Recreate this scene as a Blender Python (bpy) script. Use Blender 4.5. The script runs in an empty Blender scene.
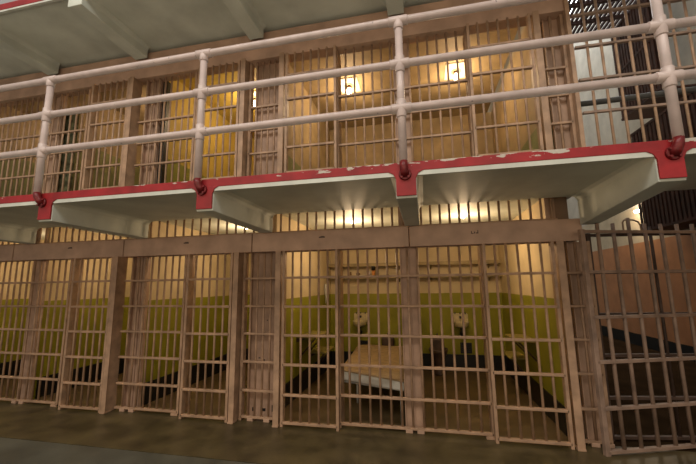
import bpy, bmesh, math, random
from mathutils import Vector, Matrix
random.seed(7)
scene = bpy.context.scene
COL = scene.collection

# ------------------------------------------------------------------ materials
def nm(name):
    m = bpy.data.materials.new(name); m.use_nodes = True
    nt = m.node_tree
    return m, nt, nt.nodes['Principled BSDF']

def paint(name, col, var=0.25, scale=6.0, rough=0.55, bump=0.15, chip=None, chip_at=0.68, chip_scale=18, metal=0.0, spec=0.4):
    """painted surface: two tones of dirt, bump, optional chips of another colour"""
    m, nt, b = nm(name)
    N, L = nt.nodes, nt.links
    geo = N.new('ShaderNodeNewGeometry')
    n1 = N.new('ShaderNodeTexNoise'); n1.inputs['Scale'].default_value = scale; n1.inputs['Detail'].default_value = 6
    L.new(geo.outputs['Position'], n1.inputs['Vector'])
    r = N.new('ShaderNodeValToRGB')
    r.color_ramp.elements[0].position = 0.32; r.color_ramp.elements[1].position = 0.7
    r.color_ramp.elements[0].color = tuple(c*(1-var) for c in col)+(1,)
    r.color_ramp.elements[1].color = tuple(min(1, c*(1+var*0.5)) for c in col)+(1,)
    L.new(n1.outputs['Fac'], r.inputs['Fac'])
    out = r.outputs['Color']
    if chip:
        n2 = N.new('ShaderNodeTexNoise'); n2.inputs['Scale'].default_value = chip_scale; n2.inputs['Detail'].default_value = 3
        L.new(geo.outputs['Position'], n2.inputs['Vector'])
        g = N.new('ShaderNodeMath'); g.operation = 'GREATER_THAN'; g.inputs[1].default_value = chip_at
        L.new(n2.outputs['Fac'], g.inputs[0])
        mx = N.new('ShaderNodeMix'); mx.data_type = 'RGBA'
        L.new(g.outputs[0], mx.inputs['Factor']); L.new(out, mx.inputs['A']); mx.inputs['B'].default_value = chip+(1,)
        out = mx.outputs['Result']
    L.new(out, b.inputs['Base Color'])
    b.inputs['Roughness'].default_value = rough; b.inputs['Metallic'].default_value = metal
    b.inputs['Specular IOR Level'].default_value = spec
    if bump:
        n3 = N.new('ShaderNodeTexNoise'); n3.inputs['Scale'].default_value = 40; n3.inputs['Detail'].default_value = 4
        L.new(geo.outputs['Position'], n3.inputs['Vector'])
        bp = N.new('ShaderNodeBump'); bp.inputs['Strength'].default_value = bump; bp.inputs['Distance'].default_value = 0.01
        L.new(n3.outputs['Fac'], bp.inputs['Height']); L.new(bp.outputs['Normal'], b.inputs['Normal'])
    return m

def banded(name, bands, rough=0.6, var=0.2):
    """wall painted in horizontal bands: [(top z, colour), ...]"""
    m, nt, b = nm(name)
    N, L = nt.nodes, nt.links
    geo = N.new('ShaderNodeNewGeometry'); sep = N.new('ShaderNodeSeparateXYZ')
    L.new(geo.outputs['Position'], sep.inputs[0])
    nz = N.new('ShaderNodeTexNoise'); nz.inputs['Scale'].default_value = 3.0; nz.inputs['Detail'].default_value = 6
    L.new(geo.outputs['Position'], nz.inputs['Vector'])
    wob = N.new('ShaderNodeMath'); wob.operation = 'MULTIPLY_ADD'; wob.inputs[1].default_value = 0.02
    L.new(nz.outputs['Fac'], wob.inputs[0]); L.new(sep.outputs['Z'], wob.inputs[2])
    prev = None
    for top, col in reversed(bands):
        c = N.new('ShaderNodeRGB'); c.outputs[0].default_value = col+(1,)
        if prev is None: prev = c.outputs[0]; continue
        lt = N.new('ShaderNodeMath'); lt.operation = 'LESS_THAN'; lt.inputs[1].default_value = top+0.01
        L.new(wob.outputs[0], lt.inputs[0])
        mx = N.new('ShaderNodeMix'); mx.data_type = 'RGBA'
        L.new(lt.outputs[0], mx.inputs['Factor']); L.new(prev, mx.inputs['A']); L.new(c.outputs[0], mx.inputs['B'])
        prev = mx.outputs['Result']
    r = N.new('ShaderNodeMapRange'); r.inputs['From Min'].default_value = .3; r.inputs['From Max'].default_value = .7
    r.inputs['To Min'].default_value = 1-var; r.inputs['To Max'].default_value = 1.05
    L.new(nz.outputs['Fac'], r.inputs['Value'])
    mm = N.new('ShaderNodeMix'); mm.data_type = 'RGBA'; mm.blend_type = 'MULTIPLY'; mm.inputs['Factor'].default_value = 1
    cc = N.new('ShaderNodeCombineColor')
    for k in ('Red', 'Green', 'Blue'): L.new(r.outputs[0], cc.inputs[k])
    L.new(prev, mm.inputs['A']); L.new(cc.outputs[0], mm.inputs['B'])
    L.new(mm.outputs['Result'], b.inputs['Base Color'])
    b.inputs['Roughness'].default_value = rough
    b.inputs['Specular IOR Level'].default_value = 0.3
    return m

def emit(name, col, strength):
    m, nt, b = nm(name)
    b.inputs['Base Color'].default_value = (1, 1, 1, 1)
    b.inputs['Emission Color'].default_value = col+(1,); b.inputs['Emission Strength'].default_value = strength
    return m

BARP = paint('bar paint', (0.38, 0.24, 0.15), 0.3, 9, 0.5, 0.1)
STEEL = paint('beam paint', (0.45, 0.295, 0.21), 0.25, 4, 0.5, 0.12)
PLATE = paint('plate paint', (0.44, 0.285, 0.195), 0.3, 5, 0.5, 0.12, chip=(0.06, 0.03, 0.02), chip_at=0.74, chip_scale=9)
RAILP = paint('rail paint', (0.56, 0.46, 0.43), 0.15, 8, 0.32, 0.06, chip=(0.25, 0.2, 0.2), chip_at=0.73, chip_scale=25)
RED = paint('red paint', (0.30, 0.013, 0.017), 0.3, 7, 0.45, 0.1)
DARKRED = paint('dark red paint', (0.15, 0.008, 0.010), 0.4, 30, 0.4, 0.3)
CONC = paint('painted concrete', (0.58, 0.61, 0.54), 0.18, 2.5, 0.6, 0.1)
LIP = paint('pale concrete lip', (0.56, 0.58, 0.52), 0.15, 6, 0.6, 0.1)
GATEP = paint('gate paint', (0.28, 0.19, 0.14), 0.35, 8, 0.5, 0.1)
DARKSTEEL = paint('dark steel', (0.09, 0.055, 0.04), 0.4, 8, 0.55, 0.1)
RUST = paint('rusty slats', (0.05, 0.017, 0.010), 0.5, 6, 0.7, 0.1)
BLACK = paint('black enamel', (0.012, 0.011, 0.010), 0.3, 10, 0.4, 0.05)
CREAM = paint('cream enamel', (0.62, 0.52, 0.30), 0.2, 14, 0.25, 0.03)
SHELFP = paint('shelf paint', (0.33, 0.255, 0.13), 0.25, 8, 0.6, 0.1)
TABLEP = paint('table paint', (0.28, 0.225, 0.06), 0.25, 8, 0.5, 0.1)
BLANKET = paint('blanket wool', (0.34, 0.235, 0.12), 0.2, 12, 0.9, 0.4)
SHEET = paint('mattress ticking', (0.55, 0.53, 0.46), 0.15, 12, 0.9, 0.3)
ORANGE = paint('orange plastic', (0.62, 0.24, 0.05), 0.1, 12, 0.4, 0)
BROWN = paint('brown clay', (0.16, 0.08, 0.03), 0.2, 12, 0.6, 0)
CHROME = paint('worn pale metal', (0.6, 0.6, 0.56), 0.2, 20, 0.35, 0, metal=0.2)
PIPEP = paint('grey pipe', (0.12, 0.12, 0.115), 0.2, 8, 0.5, 0)
GREENCLOTH = paint('green mottled canvas', (0.12, 0.12, 0.055), 0.85, 14, 0.9, 0.2)
BULB = emit('lamp glass', (1.0, 0.76, 0.42), 14)
BULBW = emit('white lamp glass', (1.0, 0.96, 0.88), 25)
LOWWALL = banded('lower cell walls', [(1.275, (0.27, 0.255, 0.022)), (99, (0.60, 0.48, 0.29))])
UPWALL = banded('upper tan cell walls', [(3.22, (0.29, 0.30, 0.13)), (99, (0.47, 0.355, 0.20))], var=0.35)
UPYEL = banded('upper yellow cell walls', [(3.3, (0.30, 0.30, 0.06)), (99, (0.58, 0.43, 0.10))], var=0.25)
UPOCH = banded('upper ochre cell walls', [(3.75, (0.27, 0.27, 0.12)), (99, (0.42, 0.31, 0.18))], var=0.35)
SALMON = banded('end aisle walls', [(0.23, (0.008, 0.008, 0.008)), (2.30, (0.46, 0.215, 0.10)), (3.1, (0.52, 0.45, 0.33)), (99, (0.52, 0.49, 0.42))])
PALE = banded('far wall paint', [(99, (0.52, 0.49, 0.42))])
FLOORA = paint('aisle concrete', (0.085, 0.085, 0.066), 0.35, 3.0, 0.42, 0.08, spec=0.5)
FLOORB = paint('worn brown concrete', (0.08, 0.06, 0.026), 0.5, 3.5, 0.4, 0.08, spec=0.5)
FLOORC = paint('cell floor concrete', (0.13, 0.085, 0.038), 0.3, 3.0, 0.45, 0.05)
CEIL = paint('cell ceiling paint', (0.20, 0.155, 0.09), 0.2, 3, 0.7, 0.05)

# ------------------------------------------------------------------ mesh helper
class MB:
    def __init__(s): s.bm = bmesh.new()
    def box(s, x0, x1, y0, y1, z0, z1):
        v = [s.bm.verts.new(p) for p in ((x0,y0,z0),(x1,y0,z0),(x1,y1,z0),(x0,y1,z0),(x0,y0,z1),(x1,y0,z1),(x1,y1,z1),(x0,y1,z1))]
        for f in ((3,2,1,0),(4,5,6,7),(0,1,5,4),(1,2,6,5),(2,3,7,6),(3,0,4,7)): s.bm.faces.new([v[i] for i in f])
        return s
    def prism(s, poly, axis, a0, a1):
        """poly of 2D points extruded along axis ('x': poly=(y,z); 'y': poly=(x,z); 'z': poly=(x,y))"""
        def P(p, a): return {'x': (a, p[0], p[1]), 'y': (p[0], a, p[1]), 'z': (p[0], p[1], a)}[axis]
        A = [s.bm.verts.new(P(p, a0)) for p in poly]; B = [s.bm.verts.new(P(p, a1)) for p in poly]
        n = len(poly)
        s.bm.faces.new(A); s.bm.faces.new(B[::-1])
        for i in range(n): s.bm.faces.new((A[i], B[i], B[(i+1) % n], A[(i+1) % n]))
        return s
    def tube(s, pts, r, n=10, caps=True):
        pts = [Vector(p) for p in pts]; rings = []
        rs = r if isinstance(r, (list, tuple)) else [r]*len(pts)
        ref = None
        for i, p in enumerate(pts):
            d = (pts[min(i+1, len(pts)-1)]-pts[max(i-1, 0)]).normalized()
            if ref is None: ref = d.orthogonal().normalized()
            u = (ref-d*ref.dot(d)).normalized(); w = d.cross(u); ref = u
            rings.append([s.bm.verts.new(p+(u*math.cos(t)+w*math.sin(t))*rs[i]) for t in [2*math.pi*k/n for k in range(n)]])
        for a, b in zip(rings, rings[1:]):
            for k in range(n):
                f = s.bm.faces.new((a[k], a[(k+1) % n], b[(k+1) % n], b[k])); f.smooth = True
        if caps:
            s.bm.faces.new(rings[0][::-1]); s.bm.faces.new(rings[-1])
        return s
    def lathe(s, prof, c, n=24, sx=1.0, sy=1.0):
        """prof: (radius, z) list revolved about the vertical through c"""
        rings = []
        for r, z in prof:
            rings.append([s.bm.verts.new((c[0]+sx*max(r, 1e-4)*math.cos(2*math.pi*k/n), c[1]+sy*max(r, 1e-4)*math.sin(2*math.pi*k/n), c[2]+z)) for k in range(n)])
        for a, b in zip(rings, rings[1:]):
            for k in range(n):
                f = s.bm.faces.new((a[k], a[(k+1) % n], b[(k+1) % n], b[k])); f.smooth = True
        s.bm.faces.new(rings[0][::-1]); s.bm.faces.new(rings[-1])
        return s
    def build(s, name, mat, parent=None, bevel=0.0, loc=None):
        bmesh.ops.recalc_face_normals(s.bm, faces=s.bm.faces)
        me = bpy.data.meshes.new(name); s.bm.to_mesh(me); s.bm.free()
        me.materials.append(mat)
        o = bpy.data.objects.new(name, me); COL.objects.link(o)
        if parent: o.parent = parent
        if loc: o.location = loc
        if bevel:
            b = o.modifiers.new('bevel', 'BEVEL'); b.width = bevel; b.segments = 2; b.limit_method = 'ANGLE'
        return o

def tag(o, label, cat, group=None, kind=None):
    o['label'] = label; o['category'] = cat
    if group: o['group'] = group
    if kind: o['kind'] = kind
    return o
def thing(name, label, cat, loc=(0, 0, 0), rz=0, group=None):
    o = bpy.data.objects.new(name, None); COL.objects.link(o)
    o.location = loc; o.rotation_euler.z = rz; o.empty_display_size = 0.1
    return tag(o, label, cat, group)
def struct(o, label=None, cat=None):
    o['kind'] = 'structure'
    if label: o['label'] = label
    if cat: o['category'] = cat
    return o
def dup(o, parent, loc):
    c = o.copy(); COL.objects.link(c); c.parent = parent; c.location = loc
    return c

CX, CY, CZ = 0.2015, -3.7426, 1.4414       # where the photograph was taken from
FL = -0.04                                 # floor level
# ------------------------------------------------------------------ floor
struct(MB().box(-12, 9, -9, -0.80, FL-0.2, FL).build('floor', FLOORA), 'grey concrete aisle floor in front of the cell block', 'floor')
struct(MB().box(-12, 9, -0.788, 0.10, FL-0.2, FL).build('floor', FLOORB), 'worn brown concrete strip at the foot of the cell fronts', 'floor')
struct(MB().box(-12, 9, -0.80, -0.788, FL-0.2, FL-0.012).build('trim_1', BLACK), 'dark joint line in the aisle floor', 'floor joint')
struct(MB().box(-12, 1.62, 0.10, 2.90, FL-0.2, FL).build('floor', FLOORC), 'brown floor inside the lower cells', 'floor')
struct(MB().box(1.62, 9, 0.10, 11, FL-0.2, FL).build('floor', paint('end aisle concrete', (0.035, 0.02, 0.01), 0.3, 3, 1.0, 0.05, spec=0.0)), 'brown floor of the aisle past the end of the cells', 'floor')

# ------------------------------------------------------------------ cells (walls, ceilings)
CELLS = [(-6.80, -5.12), (-5.12, -3.42), (-3.42, -1.60), (-1.60, 0.05), (0.05, 1.55)]
YB = 2.75
where = ['leftmost in the photo', 'next to the leftmost', 'left of the cot cell', 'with the cot', 'nearest the end aisle']
for tier, z0, zt in ((0, FL, 2.47), (1, 2.50, 4.60)):
    tn = ('lower', 'upper')[tier]
    for i, (a, b) in enumerate(CELLS):
        wm = LOWWALL if tier == 0 else (UPOCH, UPOCH, UPYEL, UPWALL, UPWALL)[i]
        struct(MB().box(a-0.05, b+0.05, YB, YB+0.1, z0, zt).build('wall_back', wm))
        struct(MB().box(a-0.05, a+0.05, 0.20, YB, z0, zt).build('wall_partition', wm))
        struct(MB().box(a+0.05, b-0.05, 0.20, YB, zt, zt+0.03).build('ceiling', CEIL if tier == 0 else wm))
        if tier == 0:
            struct(MB().box(a+0.05, a+0.062, 0.25, YB-0.012, FL, FL+0.27).build('baseboard_left', BLACK))
            struct(MB().box(a+0.05, b-0.05, YB-0.012, YB, FL, FL+0.27).build('baseboard_back', BLACK))
            struct(MB().box(b-0.062, b-0.05, 0.25, YB-0.012, FL, FL+0.27).build('baseboard_right', BLACK))
    if tier == 1:
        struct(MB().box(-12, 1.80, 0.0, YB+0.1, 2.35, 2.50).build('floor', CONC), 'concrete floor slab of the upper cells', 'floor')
# end wall of the block, seen edge-on beside the gate
struct(MB().box(1.50, 1.56, 0.20, YB, FL, 2.47).build('wall_partition', LOWWALL))
struct(MB().box(1.56, 1.70, 0.20, 6.4, FL, 2.35).build('wall_end', paint('block end wall', (0.25, 0.17, 0.11), 0.3, 4, 0.6, 0.1)))
struct(MB().box(1.56, 1.70, 0.20, 6.4, 2.50, 9).build('wall_end', UPWALL))

# ------------------------------------------------------------------ barred cell fronts
ZR = [0.0, 0.28, 0.59, 0.90, 1.21, 1.53]
YD, YF = -0.03, 0.06                                        # sliding doors run in front of the fixed bars
def sx(X, y): return CX+(X-CX)*(y-CY)/(0-CY)
_bars = {}
def bar(parent, x, y, z0, z1, r=0.0125, mat=BARP, name='bar'):
    key = (round(z1-z0, 4), r, mat.name)
    if key not in _bars:
        o = MB().tube([(0, 0, 0), (0, 0, z1-z0)], r, 10).build(name, mat, parent, loc=(x, y, z0)); _bars[key] = o; return o
    return dup(_bars[key], parent, (x, y, z0))
def rail(parent, x0, x1, y, z, h=0.024, d=0.040, mat=BARP):
    return MB().box(x0, x1, y-d/2, y+d/2, z-h/2, z+h/2).build('rail', mat, parent, 0.003)

def barred(name, label, cat, a, b, n, y, z0, stiles, group, skip=()):
    """a panel of upright bars: n gaps between a and b; stiles: which ends carry a flat stile"""
    t = thing(name, label, cat, ((a+b)/2, y, z0), 0, group)
    ox, oz = (a+b)/2, z0
    base = FL if z0 == 0 else 2.50
    for k in range(n+1):
        x = a+(b-a)*k/n
        if k in (0, n):
            side = 'L' if k == 0 else 'R'
            if side in stiles:
                dx = 0.030
                lo = base-oz+(0.0 if name == 'cell_door' else 0.0)
                MB().box(x-ox-dx/2, x-ox+dx/2, -0.02, (0.15 if b-a > 0.8 else 0.055) if name != 'cell_door' else 0.045, lo, 1.835).build('stile', BARP, t, 0.003)
            continue
        bar(t, x-ox, 0, -0.005, 1.835)
    for z in ZR: rail(t, a-ox, b-ox, 0, z)
    if z0 == 0 and name != 'cell_door' and 'R' in stiles and b-a > 0.8:
        MB().box(b-ox-0.075, b-ox+0.015, -0.035, 0.05, FL, -0.013).build('foot', BARP, t, 0.003)
    return t

FRONT = [ # kind, a, b, gaps, stiles
 ('S', -6.90, -4.37, 24, 'R', 'farthest stretch of fixed bars, running out of the photo'),
 ('D', -4.32, -3.70, 6, 'LR', 'barred sliding door farthest from the end gate'),
 ('S', -3.60, -2.64, 9, 'R', 'fixed bars crossing the plate between the two far doors'),
 ('D', -2.60, -1.99, 6, 'LR', 'barred sliding door just before the wide plate'),
 ('S', -1.96, -1.44, 5, 'LR', 'narrow fixed bars over the wide plate left of the cot'),
 ('D', -1.38, -0.74, 6, 'LR', 'barred sliding door left of the cot'),
 ('S', -0.715, 0.785, 14, 'LR', 'wide fixed bars in front of the cot and middle plate'),
 ('D', 0.81, 1.47, 6, 'LR', 'barred sliding door nearest the end gate'),
 ('S', 1.55, 1.76, 2, 'LR', 'narrow last pair of bars beside the end gate'),
]
FRONT_UP = [f[:5]+(l,) for f, l in zip(FRONT, [
 'farthest upper fixed bars, behind the leftmost railing post',
 'upper barred door between the two leftmost railing posts, farther one',
 'upper fixed bars in front of the dark slot and the narrow plate',
 'upper barred door just right of the second railing post, on the yellow cell',
 'narrow upper bars over the wide plate beside the yellow cell',
 'upper barred door right of the wide plate, on the first tan cell',
 'wide upper bars behind the railing post in the middle of the photo',
 'upper barred door of the last tan cell, right of its lamp',
 'last narrow upper bars at the end of the block'])]
LIM = {-3.70: -3.685, -3.60: -3.568, -1.99: -2.0, -1.96: -1.882, -1.44: -1.464, -1.38: -1.348, 1.47: 1.437, 1.55: 1.558}   # ends that meet a post
for tier, fr, z0 in ((0, FRONT, 0.0), (1, FRONT_UP, 2.49)):
    tn = ('lower', 'upper')[tier]
    for kind, a, b, n, st, lab in fr:
        y = YD if kind == 'D' else YF
        nmz = 'cell_door' if kind == 'D' else 'bar_screen'
        barred(nmz, lab+(' on the ground floor' if tier == 0 else ''), 'barred door' if kind == 'D' else 'barred screen',
               LIM.get(a, sx(a, y)), LIM.get(b, sx(b, y)), n, y, z0, st, f'{tn} sliding doors' if kind == 'D' else f'{tn} fixed bars')

# door posts: deep flat fins
POSTS = [(-3.62, 'deep flat steel post at the far sliding door'), (-1.935, 'deep flat steel post right of the door before the wide plate'),
         (-1.41, 'slim flat steel post between the wide plate and the cot cell door'), (1.50, 'flat steel post right of the last sliding door by the gate')]
for tier, z0, z1 in ((0, FL, 1.838), (1, 2.50, 4.33)):
    for x, lab in POSTS:
        t = thing('door_post', lab+(', ground floor' if tier == 0 else ', upstairs'), 'post', (x, 0, z0), 0, ('lower', 'upper')[tier]+' door posts')
        MB().box(-0.032, 0.032, -0.065, -0.055, 0.0, z1-z0).build('front_flange', BARP, t, 0.002)
        MB().box(-0.018, 0.022, -0.055, 0.10 if x < -1.5 else 0.05, 0.0, z1-z0).build('web', BARP, t, 0.002)
        if tier == 0: MB().box(-0.034, 0.034, -0.075, 0.02, 0, 0.018).build('foot', BARP, t, 0.003)
# steel plates at the ends of the partitions
PL = [(-4.91, 0.19, 'far plate standing among the leftmost bars'), (-3.27, 0.21, 'plate behind the bars between the two far doors'),
      (-1.60, 0.32, 'wide rust-pitted plate left of the cot cell'), (0.052, 0.185, 'plate in the middle, between the two cells with wash basins'),
      (1.665, 0.19, 'dark end plate beside the gate')]
for tier, z0, z1 in ((0, FL, 1.838), (1, 2.50, 4.33)):
    for x, w, lab in PL:
        y = 0.125; xx = sx(x, y); w2 = w*1.03/2
        t = thing('partition_plate', 'pinkish steel '+lab+(', ground floor' if tier == 0 else ', upper tier'), 'steel plate', (xx, y, z0), 0, ('lower', 'upper')[tier]+' partition plates')
        MB().box(-w2, w2, 0, 0.02, 0.0, z1-z0).build('plate', PLATE, t, 0.003)
        for s in (-1, 1): MB().box(s*(w2-0.006)-0.006, s*(w2-0.006)+0.006, -0.03, 0.0, 0.0, z1-z0).build('flange', PLATE, t, 0.002)
        if w < 0.3: MB().box(-0.006, 0.006, -0.012, 0, 0, z1-z0).build('seam', PLATE, t, 0.002)
        if tier == 0:
            if w > 0.3:
                for hx, hz, hw, hh in ((0.02, 0.62, 0.016, 0.05), (-0.04, 0.66, 0.02, 0.012), (-0.10, 0.10, 0.03, 0.04), (0.03, 0.10, 0.035, 0.03), (0.13, 0.12, 0.012, 0.07)):
                    MB().box(hx-hw/2, hx+hw/2, -0.003, 0.0, hz-hh/2, hz+hh/2).build('rust_hole', BLACK, t)
            for s in (-1, 1): MB().box(s*w2*0.6-0.035, s*w2*0.6+0.035, -0.09, 0.0, 0.0, 0.035).build('foot', PLATE, t, 0.004)
# ------------------------------------------------------------------ lintel beams
SEAM = [-7.2, -5.42, -3.579, -1.771, 0.066, 1.735]
BL = ['farthest length of pinkish lintel beam, running out of the photo', 'second lintel beam length from the far end, over the farthest door', 'lintel beam length over the door left of the wide plate',
      'lintel beam length over the cot cell', 'last lintel beam length, ending at the gate']
for i in range(5):
    a, b = SEAM[i], SEAM[i+1]
    t = thing('lintel_beam', BL[i], 'beam', ((a+b)/2, 0, 1.838), 0, 'lintel beam lengths')
    h = (b-a)/2-0.004
    MB().prism([(0.0, 0.0), (0.012, -0.0), (0.012, 0.012), (0.16, 0.012), (0.16, 0.219), (0.0, 0.219)], 'x', -h, h).build('face', STEEL, t, 0.004)
    MB().box(-h, h, 0.155, 0.17, 0.0, 0.012).build('lower_flange', STEEL, t)
    if i < 4: MB().box(h-0.05, h-0.002, -0.006, 0.0, 0.004, 0.215).build('joint_cover', STEEL, t, 0.002)
    m = MB()
    cx = (a+b)/2
    if i == 4:
        for dx, dz, w, hh in ((0.705, 1.962, .008, .028), (0.715, 1.952, .018, .008), (0.735, 1.960, .010, .020), (0.757, 1.955, .016, .012), (0.768, 1.966, .008, .034)):
            m.box(dx-cx-w/2, dx-cx+w/2, -0.003, 0.0, dz-1.838-hh/2, dz-1.838+hh/2)
    else:
        xm = {0: -6.2, 1: -4.44, 2: -2.66, 3: -0.91}[i]
        m.box(xm-cx-0.035, xm-cx+0.035, -0.003, 0, 0.135, 0.150); m.box(xm-cx-0.015, xm-cx+0.03, -0.003, 0, 0.15, 0.156)
    m.build('painted_mark', DARKSTEEL, t)
# transom bars above the beam
for i, (a, b) in enumerate(CELLS):
    t = thing('transom_grille', 'short upright bars above the lintel beam, '+['at the far edge of the photo', 'over the farthest cell door', 'over the cell left of the cot cell', 'over the cot cell', 'over the last cell, nearest the gate'][i], 'grille', ((a+b)/2, 0.06, 2.057), 0, 'transom grilles')
    n = 15; ox = (a+b)/2
    MB().box(a-ox+0.01, b-ox-0.01, -0.02, 0.02, 0.0, 0.02).build('rail', BARP, t)
    MB().box(a-ox+0.01, b-ox-0.01, -0.02, 0.02, 0.26, 0.285).build('rail', BARP, t)
    for k in range(n): bar(t, a-ox+(b-a)*(k+0.5)/n, 0, 0.0, 0.28)
    MB().box(b-ox-0.10, b-ox-0.01, 0.03, 0.05, 0.0, 0.285).build('stub_plate', PLATE, t)
# upper header over the gallery cells
hd = thing('header_beam', 'pinkish steel header beam along the top of the upper cells', 'beam', (0, 0, 4.33))
MB().prism([(0.0, 0.0), (0.16, 0.0), (0.16, 0.33), (-0.05, 0.33), (-0.05, 0.19), (0.0, 0.17)], 'x', -9, 1.83).build('face', STEEL, hd, 0.004)
MB().box(-9, 1.83, -0.085, -0.05, 0.18, 0.205).build('ledge', STEEL, hd, 0.003)
struct(MB().box(-12, 1.80, 0.03, 0.3, 4.662, 4.72).build('trim_2', DARKSTEEL), 'dark gap above the header beam', 'trim')

# ------------------------------------------------------------------ galleries
GX = [-6.9, -5.12, -3.366, -1.640, 0.0915, 1.8351, 3.60]
BOFF = {-3.366: 0.07, -1.640: 0.05, 0.0915: 0.012, 1.8351: -0.04}      # bracket centres against railing posts
YE = -1.205
def bracket_poly(w, zb, zt, fl=0.05):
    return [(-w, zb), (w, zb), (w, zt-fl), (w+fl*0.35, zt-fl*0.35), (w+fl, zt), (-w-fl, zt), (-w-fl*0.35, zt-fl*0.35), (-w, zt-fl)]
gal = thing('gallery', 'concrete gallery walkway with a red painted edge along the upper cells', 'gallery', (0, 0, 2.28))
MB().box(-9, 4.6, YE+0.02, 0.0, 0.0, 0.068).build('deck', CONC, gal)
MB().prism([(YE+0.004, -0.035), (YE+0.03, -0.035), (YE+0.09, 0.0), (YE+0.004, 0.0)], 'x', -9, 4.6).build('edge_lip', LIP, gal)
# red fascia with paint flaking off near its top edge
def red_flaking():
    m = paint('flaking red paint', (0.30, 0.013, 0.017), 0.3, 7, 0.45, 0.1)
    nt = m.node_tree; N, L = nt.nodes, nt.links; b = N['Principled BSDF']
    src = b.inputs['Base Color'].links[0].from_socket
    geo = N.new('ShaderNodeNewGeometry'); sep = N.new('ShaderNodeSeparateXYZ'); L.new(geo.outputs['Position'], sep.inputs[0])
    mp = N.new('ShaderNodeMapping'); mp.inputs['Scale'].default_value = (5, 5, 22); L.new(geo.outputs['Position'], mp.inputs['Vector'])
    n = N.new('ShaderNodeTexNoise'); n.inputs['Scale'].default_value = 1.6; n.inputs['Detail'].default_value = 5; L.new(mp.outputs[0], n.inputs['Vector'])
    n2 = N.new('ShaderNodeTexNoise'); n2.inputs['Scale'].default_value = 0.9; L.new(geo.outputs['Position'], n2.inputs['Vector'])
    ad = N.new('ShaderNodeMath'); ad.operation = 'MULTIPLY'; L.new(n.outputs['Fac'], ad.inputs[0]); L.new(n2.outputs['Fac'], ad.inputs[1])
    zz = N.new('ShaderNodeMapRange'); zz.inputs['From Min'].default_value = 2.285; zz.inputs['From Max'].default_value = 2.352
    zz.inputs['To Min'].default_value = 0.55; zz.inputs['To Max'].default_value = 1.0; L.new(sep.outputs['Z'], zz.inputs['Value'])
    mu = N.new('ShaderNodeMath'); mu.operation = 'MULTIPLY'; L.new(ad.outputs[0], mu.inputs[0]); L.new(zz.outputs[0], mu.inputs[1])
    gt = N.new('ShaderNodeMath'); gt.operation = 'GREATER_THAN'; gt.inputs[1].default_value = 0.285; L.new(mu.outputs[0], gt.inputs[0])
    mx = N.new('ShaderNodeMix'); mx.data_type = 'RGBA'; L.new(gt.outputs[0], mx.inputs['Factor']); L.new(src, mx.inputs['A']); mx.inputs['B'].default_value = (0.48, 0.44, 0.38, 1)
    L.new(mx.outputs['Result'], b.inputs['Base Color'])
    return m
REDF = red_flaking()
MB().box(-9, 4.6, YE, YE+0.02, 0.0, 0.071).build('red_edge', REDF, gal, 0.003)['label'] = 'red painted edge with flaking paint'
W = 0.078
for x in GX:
    end = 1.7 < x < 2.0                      # the bracket past the end of the cells is deeper
    x += BOFF.get(x, 0.0)
    m = MB(); bm = m.bm
    pa = bracket_poly(W, 2.075-2.28, 0.0); pb = bracket_poly(W, (1.99 if end else 2.062)-2.28, 0.0)
    A = [bm.verts.new((x+p[0], YE+0.012, p[1])) for p in pa]; B = [bm.verts.new((x+p[0], -0.002, p[1])) for p in pb]
    bm.faces.new(A); bm.faces.new(B[::-1])
    for i in range(len(A)): bm.faces.new((A[i], B[i], B[(i+1) % len(A)], A[(i+1) % len(A)]))
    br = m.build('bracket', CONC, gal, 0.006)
    MB().prism([(x+p[0], p[1]) for p in bracket_poly(W-0.004, 2.092-2.28, 0.002, 0.058)], 'y', YE-0.004, YE+0.012).build('red_face', RED, br, 0.003)
# third-tier gallery overhead
YE3 = -1.05
g3 = thing('gallery', 'topmost gallery seen from below, grey-green underside with ribs, red edge in the corner', 'gallery', (0, 0, 4.70))
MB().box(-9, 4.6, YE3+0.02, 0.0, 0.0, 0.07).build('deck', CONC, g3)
MB().box(-9, 4.6, YE3, YE3+0.02, 0.0, 0.08).build('red_edge', RED, g3, 0.003)
MB().prism([(YE3+0.004, -0.022), (YE3+0.03, -0.022), (YE3+0.07, 0.0), (YE3+0.004, 0.0)], 'x', -9, 4.6).build('edge_lip', LIP, g3)
for x in (-6.7, -4.98, -3.46, -1.74, 0.02, 1.80, 3.55):
    m = MB(); bm = m.bm
    pa = bracket_poly(0.095, -0.15, 0.0); pb = bracket_poly(0.095, -0.15, 0.0, 0.04)
    A = [bm.verts.new((x+p[0], YE3+0.012, p[1])) for p in pa]; B = [bm.verts.new((x+p[0], -0.09, p[1])) for p in pb]
    bm.faces.new(A); bm.faces.new(B[::-1])
    for i in range(len(A)): bm.faces.new((A[i], B[i], B[(i+1) % len(A)], A[(i+1) % len(A)]))
    m.build('bracket', CONC, g3, 0.006)

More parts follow.
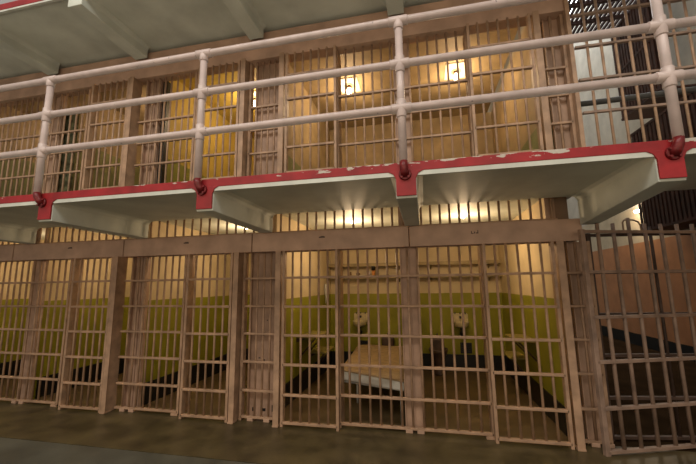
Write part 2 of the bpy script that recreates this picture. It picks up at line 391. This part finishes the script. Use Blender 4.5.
# guard railing
YR = -1.238
rl = thing('guard_railing', 'pale pink pipe railing along the gallery edge', 'railing', (0, YR, 2.35))
ZP = [3.5136-2.35, 3.1409-2.35, 2.7688-2.35]
for z in ZP:
    MB().tube([(-9, 0, z), (4.6, 0, z)], 0.031, 16).build('rail', RAILP, rl)
for x in GX:
    p = MB().tube([(x, 0, -0.003), (x, 0, ZP[0])], 0.030, 16).build('post', RAILP, rl)
    for i, z in enumerate(ZP):
        m = MB()
        m.tube([(x-0.075, 0, z), (x-0.07, 0, z), (x+0.07, 0, z), (x+0.075, 0, z)], [0.034, 0.038, 0.038, 0.034], 16)
        m.tube([(x, 0, z-0.075), (x, 0, z-0.07), (x, 0, z+(0.0 if i == 0 else 0.06)), (x, 0, z+(0.004 if i == 0 else 0.065))], [0.034, 0.038, 0.038, 0.034], 16)
        m.build('pipe_fitting', RAILP, p)
    m = MB(); dx = 0.6*BOFF.get(x, 0.0)
    m.tube([(x, 0, 0.0), (x+dx*0.15, 0, -0.04), (x+dx*0.6, 0.008, -0.075), (x+dx, 0.028, -0.10)], [0.030, 0.031, 0.032, 0.034], 16)
    m.build('foot', DARKRED, p)['label'] = 'red painted foot bent into the bracket'
    m = MB(); yf = YE-0.004-YR; x += dx
    m.tube([(x, yf-0.016, -0.095), (x, yf-0.001, -0.095)], [0.042, 0.048], 18)
    for k in range(4):
        t_ = math.pi/4+k*math.pi/2
        m.tube([(x+0.036*math.cos(t_), yf-0.03, -0.095+0.036*math.sin(t_)), (x+0.036*math.cos(t_), yf-0.012, -0.095+0.036*math.sin(t_))], 0.009, 6)
    m.build('flange', DARKRED, p)['label'] = 'dark red bolted flange'

# ------------------------------------------------------------------ end gate, screens
def gate(name, label, origin, ang, width, us, mat, rr, hoop=False, stile=True):
    t = thing(name, label, 'gate', origin, ang, None)
    zr = [0.03, 0.38, 0.77, 1.16, 1.57, 1.95]
    for z in zr: MB().box(0.0, width, -0.02, 0.02, z-0.014, z+0.014).build('rail', mat, t, 0.003)
    if stile: MB().box(-0.022, 0.022, -0.02, 0.02, 0.0, 1.97).build('stile', mat, t, 0.004)
    for i, u in enumerate(us):
        bar(t, u, 0, 0.02, 2.085 if (hoop and i == 2) else 2.03, rr, mat)
    if hoop:
        u0, u1 = us[2]-0.06, us[2]+0.135
        pts = [(u0, 0, 1.95), (u0, 0, 2.04), (u0+0.02, 0, 2.065), (u1-0.07, 0, 2.065), (u1-0.03, 0, 2.05), (u1-0.008, 0, 2.02), (u1, 0, 1.95)]
        MB().tube(pts, 0.008, 8).build('hoop', mat, t)
    return t
gate('barred_gate', 'tall barred gate standing ajar past the end of the cells', (1.672, -0.12, FL), math.radians(19), 1.45, [0.17, 0.335, 0.505, 0.675, 0.85, 1.03, 1.20, 1.37], GATEP, 0.017, True)
gate('barred_gate', 'second barred gate standing just behind the open one', (1.86, 0.22, FL), math.radians(9), 1.75, [0.62, 1.24, 1.72], DARKSTEEL, 0.014)
# latch box on the gate stile
us_ = thing('bar_screen', 'open barred screen closing off the gallery past the end of the cells', 'barred screen', (1.86, 0.0, 2.35))
for z in (0.05, 0.41, 0.79, 1.15, 1.52, 1.89, 2.17): MB().box(0, 2.6, -0.018, 0.018, z-0.012, z+0.012).build('rail', GATEP, us_, 0.002)
for k in range(20): bar(us_, 0.115+0.129*k, 0, 0.0, 2.18, 0.013, BARP)
MB().box(-0.06, -0.02, -0.03, 0.05, 0, 2.18).build('stile', BARP, us_, 0.003)
# end aisle walls
struct(MB().box(5.0, 5.2, -2.0, 11, FL, 11).build('wall_right', SALMON), 'end aisle wall, salmon below and cream above with a black base', 'wall')
struct(MB().box(1.0, 5.0, 10.8, 11, FL, 11).build('wall_back', PALE), 'far pale wall beyond the end aisle', 'wall')
def cage(label, y0, y1, z0, z1, n):
    t = thing('stair_landing', label, 'landing', (4.4, y0, z0))
    L_ = y1-y0
    MB().box(0, 0.6, 0, L_, 0.0, 0.03).build('deck', RUST, t)
    MB().box(0.03, 0.04, 0.02, L_-0.02, 0.03, z1-z0).build('backing', RUST, t)
    for z in (0.0, (z1-z0)*0.5, z1-z0-0.04): MB().box(-0.03, 0.0, 0, L_, z, z+0.045).build('rail', RUST, t)
    for k in range(n):
        y = L_*(k+0.5)/n
        MB().box(-0.022, -0.006, y-0.028, y+0.028, 0.02, z1-z0-0.02).build('slat', RUST, t)
    return t
cage('dark rusty slatted stair landing above the salmon wall, seen under the gallery', 1.3, 3.98, 2.38, 4.34, 26)
cage('dark rusty slatted stair landing high up behind the railing', 2.88, 4.10, 4.74, 6.7, 14)
tag(MB().tube([(1.70, 0.9, 3.66), (3.4, 0.9, 3.70), (5.0, 0.9, 3.74)], 0.035, 10).build('pipe', PIPEP), 'dark grey pipe crossing behind the upper barred screen', 'pipe')
# overhead grating
gr = thing('overhead_grating', 'dark overhead grating with daylight between its slats, high above the end of the gallery', 'grating', (3.1, 2.2, 7.0))
for k in range(22): MB().box(0.02+0.088*k, 0.062+0.088*k, 0, 2.15, 0, 0.05).build('slat', RUST, gr)
for y in (0.0, 0.55, 1.1, 1.65, 2.1): MB().box(0, 1.88, y, y+0.06, -0.07, 0.0).build('bearer', RUST, gr)
sk = MB().box(2.4, 4.98, 1.6, 7.5, 9.5, 9.55).build('window_1', emit('daylit roof glass', (0.93, 0.96, 1.0), 5.0)); struct(sk, 'daylit roof glazing above the end stairs', 'window')
wl = thing('wall_lamp', 'small white lamp shining by the gallery bracket above the end gate', 'lamp', (4.98, 5.02, 2.98))
MB().box(-0.05, 0.02, -0.06, 0.06, -0.03, 0.05).build('housing', PIPEP, wl)
MB().tube([(-0.07, -0.06, 0.0), (-0.07, 0.06, 0.0)], 0.03, 12).build('tube', BULBW, wl)

# ------------------------------------------------------------------ cell contents
def lamp(x, y, zc, label, power, col=(1.0, 0.70, 0.41), plate=False):
    t = thing('cell_lamp', label, 'lamp', (x, y, zc), 0, None)
    MB().tube([(0, 0, -0.02), (0, 0, 0.0)], 0.075, 18).build('base', CREAM, t)
    if plate: MB().box(-0.16, 0.16, -0.20, 0.20, -0.012, 0.0).build('reflector_plate', paint('white reflector enamel', (0.8, 0.74, 0.6), 0.1), t, 0.004)
    MB().tube([(0, 0, -0.05), (0, 0, -0.02)], 0.035, 14).build('socket', BROWN, t)
    MB().lathe([(0.02, -0.05), (0.034, -0.075), (0.042, -0.11), (0.036, -0.145), (0.018, -0.165), (0.0, -0.17)], (0, 0, 0), 16).build('bulb', BULB, t)
    l = bpy.data.lights.new('cell_light', 'POINT'); l.energy = power; l.color = col; l.shadow_soft_size = 0.10
    o = bpy.data.objects.new('cell_light', l); COL.objects.link(o); o.location = (x, y, zc-(0.30 if plate else 0.38))
LOWL = [(-5.75, 20), (-4.10, 20), (-2.43, 22), (-0.755, 24), (0.75, 24)]
ll = ['of the farthest lower cell', 'of the lower cell two before the cot', 'of the lower cell left of the cot', 'of the lower cell with the cot', 'of the last lower cell by the gate']
for (x, p), n in zip(LOWL, ll): lamp(x, 1.05, 2.47, 'bare glowing bulb on the ceiling '+n, p)
UPL = [(-5.75, 15), (-4.10, 15), (-2.46, 24), (-0.83, 25), (0.81, 25)]
ul = ['of the farthest upper cell', 'of the upper ochre cell with the dark canvas', 'of the yellow upper cell', 'of the first upper tan cell, left of the middle railing post', 'of the last upper tan cell, right of the middle railing post']
for (x, p), n in zip(UPL, ul): lamp(x, 1.27, 4.60, 'glowing bulb '+n, p, plate=True)

def sink(x, label):
    t = thing('wash_basin', label, 'basin', (x, YB, 0.74), 0, 'cream wash basins')
    # back plate with rounded top
    pts = [(-0.13, -0.02), (0.13, -0.02), (0.13, 0.165), (0.115, 0.185), (-0.115, 0.185), (-0.13, 0.165)]
    MB().prism(pts, 'y', -0.025, 0.0).build('back_plate', CREAM, t, 0.006)
    MB().lathe([(0.03, -0.045), (0.08, -0.04), (0.115, -0.01), (0.13, 0.045), (0.132, 0.058), (0.12, 0.06), (0.10, 0.005), (0.07, -0.018), (0.0, -0.022)], (0, -0.14, 0.0), 28, 1.0, 0.88).build('bowl', CREAM, t)
    MB().tube([(0, -0.14, -0.022), (0, -0.14, -0.016)], 0.022, 12).build('drain', BLACK, t)
    for dx in (-0.085, 0.0, 0.085):
        k = MB().tube([(dx, -0.02, 0.175), (dx, -0.035, 0.178), (dx, -0.04, 0.200)], [0.007, 0.009, 0.011], 10).build('tap', BLACK, t)
    MB().tube([(0, -0.02, 0.125), (0, -0.06, 0.13), (0, -0.075, 0.105)], [0.018, 0.016, 0.014], 10).build('spout', BLACK, t)
    MB().tube([(0, -0.14, -0.042), (0, -0.14, -0.15), (0, -0.12, -0.19), (0, -0.09, -0.19), (0, -0.06, -0.16), (0, 0.0, -0.15)], 0.022, 10).build('waste_pipe', BLACK, t)
sink(-0.97, 'small cream wash basin on the green back wall behind the cot')
sink(0.79, 'small cream wash basin on the green back wall of the last cell')
def toilet(x, label):
    t = thing('toilet', label, 'toilet', (x, YB-0.27, FL), 0, 'dark cell toilets')
    MB().lathe([(0.12, 0.0), (0.125, 0.02), (0.085, 0.08), (0.08, 0.16), (0.12, 0.26), (0.165, 0.36), (0.175, 0.40), (0.15, 0.40), (0.12, 0.33), (0.05, 0.26), (0, 0.25)], (0, 0, 0), 24, 0.9, 1.2).build('bowl', DARKSTEEL, t)
    MB().box(-0.11, 0.11, 0.16, 0.265, 0.30, 0.54).build('flush_box', DARKSTEEL, t, 0.02)
    MB().tube([(0, 0.22, 0.54), (0, 0.24, 0.60), (0, 0.266, 0.61)], 0.012, 8).build('pipe', DARKSTEEL, t)
toilet(-0.48, 'dark toilet at the back wall, mostly hidden behind the cot')
toilet(0.385, 'dark toilet at the back wall of the last cell, beside its basin')
for x, lab in ((0.86, 'small black vent opening low on the back wall under the last cell basin'), (-0.93, 'small black vent opening low on the back wall under the cot cell basin')):
    t = thing('wall_vent', lab, 'vent', (x, YB, 0.28), 0, 'wall vents')
    MB().box(-0.095, 0.095, -0.012, 0, -0.03, 0.15).build('frame', BLACK, t, 0.003)
    for k in range(5): MB().box(-0.08, 0.08, -0.018, -0.012, -0.015+0.032*k, 0.0+0.032*k).build('slat', BLACK, t)
def shelf(a, b, z, label):
    t = thing('wall_shelf', label, 'shelf', ((a+b)/2, YB, z), 0, 'wall shelves')
    h = (b-a)/2
    MB().box(-h, h, -0.20, 0.0, -0.022, 0.0).build('board', SHELFP, t, 0.003)
    MB().box(-h, h, -0.205, -0.195, -0.06, 0.0).build('front_edge', SHELFP, t, 0.002)
    for s in (-0.7, 0.7): MB().prism([(-0.16, -0.022), (0.0, -0.022), (0.0, -0.13)], 'x', s*h-0.01, s*h+0.01).build('shelf_bracket', SHELFP, t)
shelf(-1.53, -0.02, 1.61, 'lower of two wall shelves in the cot cell, holding a bottle')
shelf(-1.53, -0.02, 1.83, 'upper of two wall shelves in the cot cell, empty')
shelf(0.12, 1.53, 1.61, 'lower of two empty wall shelves in the last cell')
shelf(0.12, 1.53, 1.83, 'upper of two wall shelves in the last cell')
t = thing('bottle', 'small orange bottle with a black top on the lower cot cell shelf', 'bottle', (-0.70, 2.60, 1.61))
MB().lathe([(0.026, 0), (0.028, 0.005), (0.028, 0.07), (0.022, 0.085)], (0, 0, 0), 16).build('body', ORANGE, t)
MB().lathe([(0.022, 0.085), (0.033, 0.09), (0.036, 0.16), (0.028, 0.185)], (0, 0, 0), 16).build('cap', BLACK, t)
tag(MB().lathe([(0.022, 0), (0.024, 0.075), (0.019, 0.075), (0.018, 0.01), (0, 0.008)], (0, 0, 0), 14).build('tumbler', paint('pale lilac plastic', (0.35, 0.3, 0.3), 0.1), None, 0, (-0.775, 2.60, 1.61)), 'pale tumbler standing beside the orange bottle', 'cup')
tag(MB().lathe([(0.016, 0), (0.018, 0.01), (0.014, 0.05), (0.017, 0.062), (0.008, 0.07)], (0, 0, 0), 12).build('small_jar', BROWN, None, 0, (-1.13, 2.62, 1.61)), 'tiny brown jar at the end of the cot cell shelf', 'jar')
tag(MB().lathe([(0.02, 0), (0.036, 0.015), (0.038, 0.045), (0.03, 0.045), (0.028, 0.012), (0, 0.01)], (0, 0, 0), 14).build('shaving_bowl', BROWN, None, 0, (-0.985, 2.60, 1.61)), 'small dark brown bowl on the cot cell shelf, between jar and bottle', 'bowl')
tag(MB().box(-0.075, 0.075, -0.012, 0.012, 0, 0.006).build('brush', paint('pale bristle', (0.5, 0.4, 0.25), 0.1), None, 0, (-1.06, 2.60, 1.61)), 'flat pale brush lying between the jar and the bowl', 'brush')
def fold(x, s, y0, y1, z, d, name, label):
    t = thing(name, label, name.split('_')[-1], (x, (y0+y1)/2, z), 0, None)
    h = (y1-y0)/2
    MB().box(min(0, s*d), max(0, s*d), -h, h, -0.025, 0.0).build('top', TABLEP, t, 0.004)
    MB().box(min(0, s*0.03), max(0, s*0.03), -h, h, -0.075, -0.025).build('wall_rail', DARKSTEEL, t)
    for yy in (-h*0.7, h*0.7): MB().tube([(s*d*0.85, yy, -0.025), (s*0.012, yy, -0.30)], 0.011, 8).build('strut', DARKSTEEL, t)
fold(-1.55, 1, 0.92, 1.52, 0.75, 0.30, 'folding_table', 'small fold-down table on the green wall left of the cot')
fold(-1.55, 1, 1.45, 1.95, 0.45, 0.27, 'folding_stool', 'low fold-down stool on the wall left of the cot')
fold(1.55, -1, 0.92, 1.52, 0.75, 0.30, 'folding_table', 'small fold-down table on the green wall of the last cell')
fold(1.55, -1, 1.45, 1.95, 0.45, 0.27, 'folding_stool', 'low fold-down stool on the wall of the last cell')
# small paint-peeled strip hanging at the corner of the cot cell
tag(MB().tube([(-1.525, 2.3, 1.46), (-1.52, 2.3, 1.36), (-1.515, 2.31, 1.24), (-1.525, 2.3, 1.12)], [0.018, 0.03, 0.024, 0.006], 8).build('rag', SHEET), 'pale rag hanging near the corner of the cot cell', 'rag')

# cot: quad with its front edge askew, sagging mattress
FR, FLc, BLc, BR = Vector((-0.055, 0.17, 0)), Vector((-0.815, 0.44, 0)), Vector((-0.92, 2.20, 0)), Vector((-0.165, 2.13, 0))
cot = thing('cot', 'narrow metal cot standing askew behind the middle bars', 'cot', (-0.49, 1.35, FL))
def Q(u, v): return (FLc*(1-u)+FR*u)*(1-v)+(BLc*(1-u)+BR*u)*v-Vector((-0.49, 1.35, 0))
def slab(name, mat, z0, z1, parent, over=0.0, drop=0.0, nu=12, nv=30):
    m = MB(); bm = m.bm
    def zt(u, v): return z1-0.018*math.sin(math.pi*u)*math.sin(math.pi*v)-0.028*u*(1-v)+0.006*math.sin(9*u+5*v)*math.sin(7*v)
    T = [[bm.verts.new(Q(-over+u/nu*(1+2*over), -over*.4+v/nv*(1+.8*over))+Vector((0, 0, zt(u/nu, v/nv)-(drop if u in (0, nu) or v in (0, nv) else 0)))) for u in range(nu+1)] for v in range(nv+1)]
    Bt = [[bm.verts.new(Q(-over+u/nu*(1+2*over), -over*.4+v/nv*(1+.8*over))+Vector((0, 0, z0-0.028*u/nu*(1-v/nv)+(zt(u/nu, v/nv)-z1)*(1 if drop else 0.0)-(drop if (u in (0, nu) or v in (0, nv)) else 0)))) for u in range(nu+1)] for v in range(nv+1)]
    for v in range(nv):
        for u in range(nu):
            f = bm.faces.new((T[v][u], T[v][u+1], T[v+1][u+1], T[v+1][u])); f.smooth = True
            bm.faces.new((Bt[v][u], Bt[v+1][u], Bt[v+1][u+1], Bt[v][u+1]))
    for v in range(nv):
        bm.faces.new((T[v][0], T[v+1][0], Bt[v+1][0], Bt[v][0])); bm.faces.new((T[v][nu], Bt[v][nu], Bt[v+1][nu], T[v+1][nu]))
    for u in range(nu):
        bm.faces.new((T[0][u], Bt[0][u], Bt[0][u+1], T[0][u+1])); bm.faces.new((T[nv][u], T[nv][u+1], Bt[nv][u+1], Bt[nv][u]))
    return m.build(name, mat, parent, 0.0)
m = slab('mattress', SHEET, 0.378, 0.475, cot)
b_ = m.modifiers.new('bevel', 'BEVEL'); b_.width = 0.02; b_.segments = 3; b_.limit_method = 'ANGLE'; b_.angle_limit = math.radians(50)
cs = [Q(0.05, 0.03), Q(0.95, 0.03), Q(0.95, 0.97), Q(0.05, 0.97)]
m = MB()
for i in range(4):
    p, q = cs[i].copy(), cs[(i+1) % 4].copy(); p.z = q.z = 0.355
    m.tube([p, q], 0.016, 8)
for k in range(9):
    p, q = Q(0.05, 0.08+k*0.105), Q(0.95, 0.08+k*0.105); p.z = q.z = 0.357; m.tube([p, q], 0.006, 6)
m.build('frame', CHROME, cot)
for c in (Q(0.2, 0.25), Q(0.955, 0.0), cs[2], cs[3]): MB().tube([(c.x, c.y, 0.0), (c.x, c.y, 0.362)], 0.013, 10).build('leg', CHROME, cot)
bk = slab('blanket', BLANKET, 0.477, 0.490, None, 0.0, 0.0)
bk.location = (-0.49, 1.35, FL)
tag(bk, 'tan blanket spread over the cot mattress', 'blanket')

# upper cells: canvas strip, and a black box standing in for a dark gap
t = tag(MB().box(-5.06, -4.83, 0.21, 0.24, 2.50, 4.15).build('canvas_strip', GREENCLOTH), 'dark green mottled canvas strip hanging in the upper ochre cell', 'canvas')
t = tag(MB().box(-3.272, -3.205, 0.13, 0.19, 2.50, 4.32).build('dark_gap_strip', BLACK), 'narrow black strip standing in for the dark gap beside the upper plate, left of the yellow cell', 'upright')

# ------------------------------------------------------------------ light
w = bpy.data.worlds.new('World'); scene.world = w; w.use_nodes = True
bg = w.node_tree.nodes['Background']; bg.inputs['Color'].default_value = (1.0, 0.93, 0.83, 1); bg.inputs['Strength'].default_value = 0.36
def area(name, loc, size, sizey, rot, energy, col):
    l = bpy.data.lights.new(name, 'AREA'); l.shape = 'RECTANGLE'; l.size = size; l.size_y = sizey; l.energy = energy; l.color = col
    o = bpy.data.objects.new(name, l); COL.objects.link(o); o.location = loc; o.rotation_euler = rot
    return o
area('roof_daylight', (-1.5, -6.5, 8.2), 12, 2.5, (math.radians(52), 0, 0), 540, (1.0, 0.93, 0.84))
area('aisle_fill', (-1.0, -7.0, 2.3), 12, 2.0, (math.radians(92), 0, 0), 150, (1.0, 0.74, 0.48))  # unseen warm area light added opposite the cells to brighten beam and soffit
l = bpy.data.lights.new('end_aisle_lamp', 'POINT'); l.energy = 22; l.color = (1.0, 0.76, 0.5); l.shadow_soft_size = 0.1
o = bpy.data.objects.new('end_aisle_lamp', l); COL.objects.link(o); o.location = (4.60, 5.02, 2.98)

# ------------------------------------------------------------------ camera
yaw, pitch, roll, f = math.radians(12.167), math.radians(8.692), math.radians(-0.76), 346.016
cd = bpy.data.cameras.new('camera'); cam = bpy.data.objects.new('camera', cd); COL.objects.link(cam)
fwd = Vector((-math.sin(yaw)*math.cos(pitch), math.cos(yaw)*math.cos(pitch), math.sin(pitch)))
right = Vector((math.cos(yaw), math.sin(yaw), 0)); up = right.cross(fwd)
r2 = math.cos(roll)*right+math.sin(roll)*up; u2 = -math.sin(roll)*right+math.cos(roll)*up
M = Matrix((r2, u2, -fwd)).transposed().to_4x4(); M.translation = (CX, CY, CZ)
cam.matrix_world = M
cd.sensor_width = 36; cd.lens = 36*f/696; cd.clip_start = 0.05
scene.camera = cam
scene.view_settings.view_transform = 'Standard'; scene.view_settings.look = 'None'
scene.view_settings.exposure = 0.0; scene.view_settings.gamma = 1.0
scene.view_settings.use_curve_mapping = False
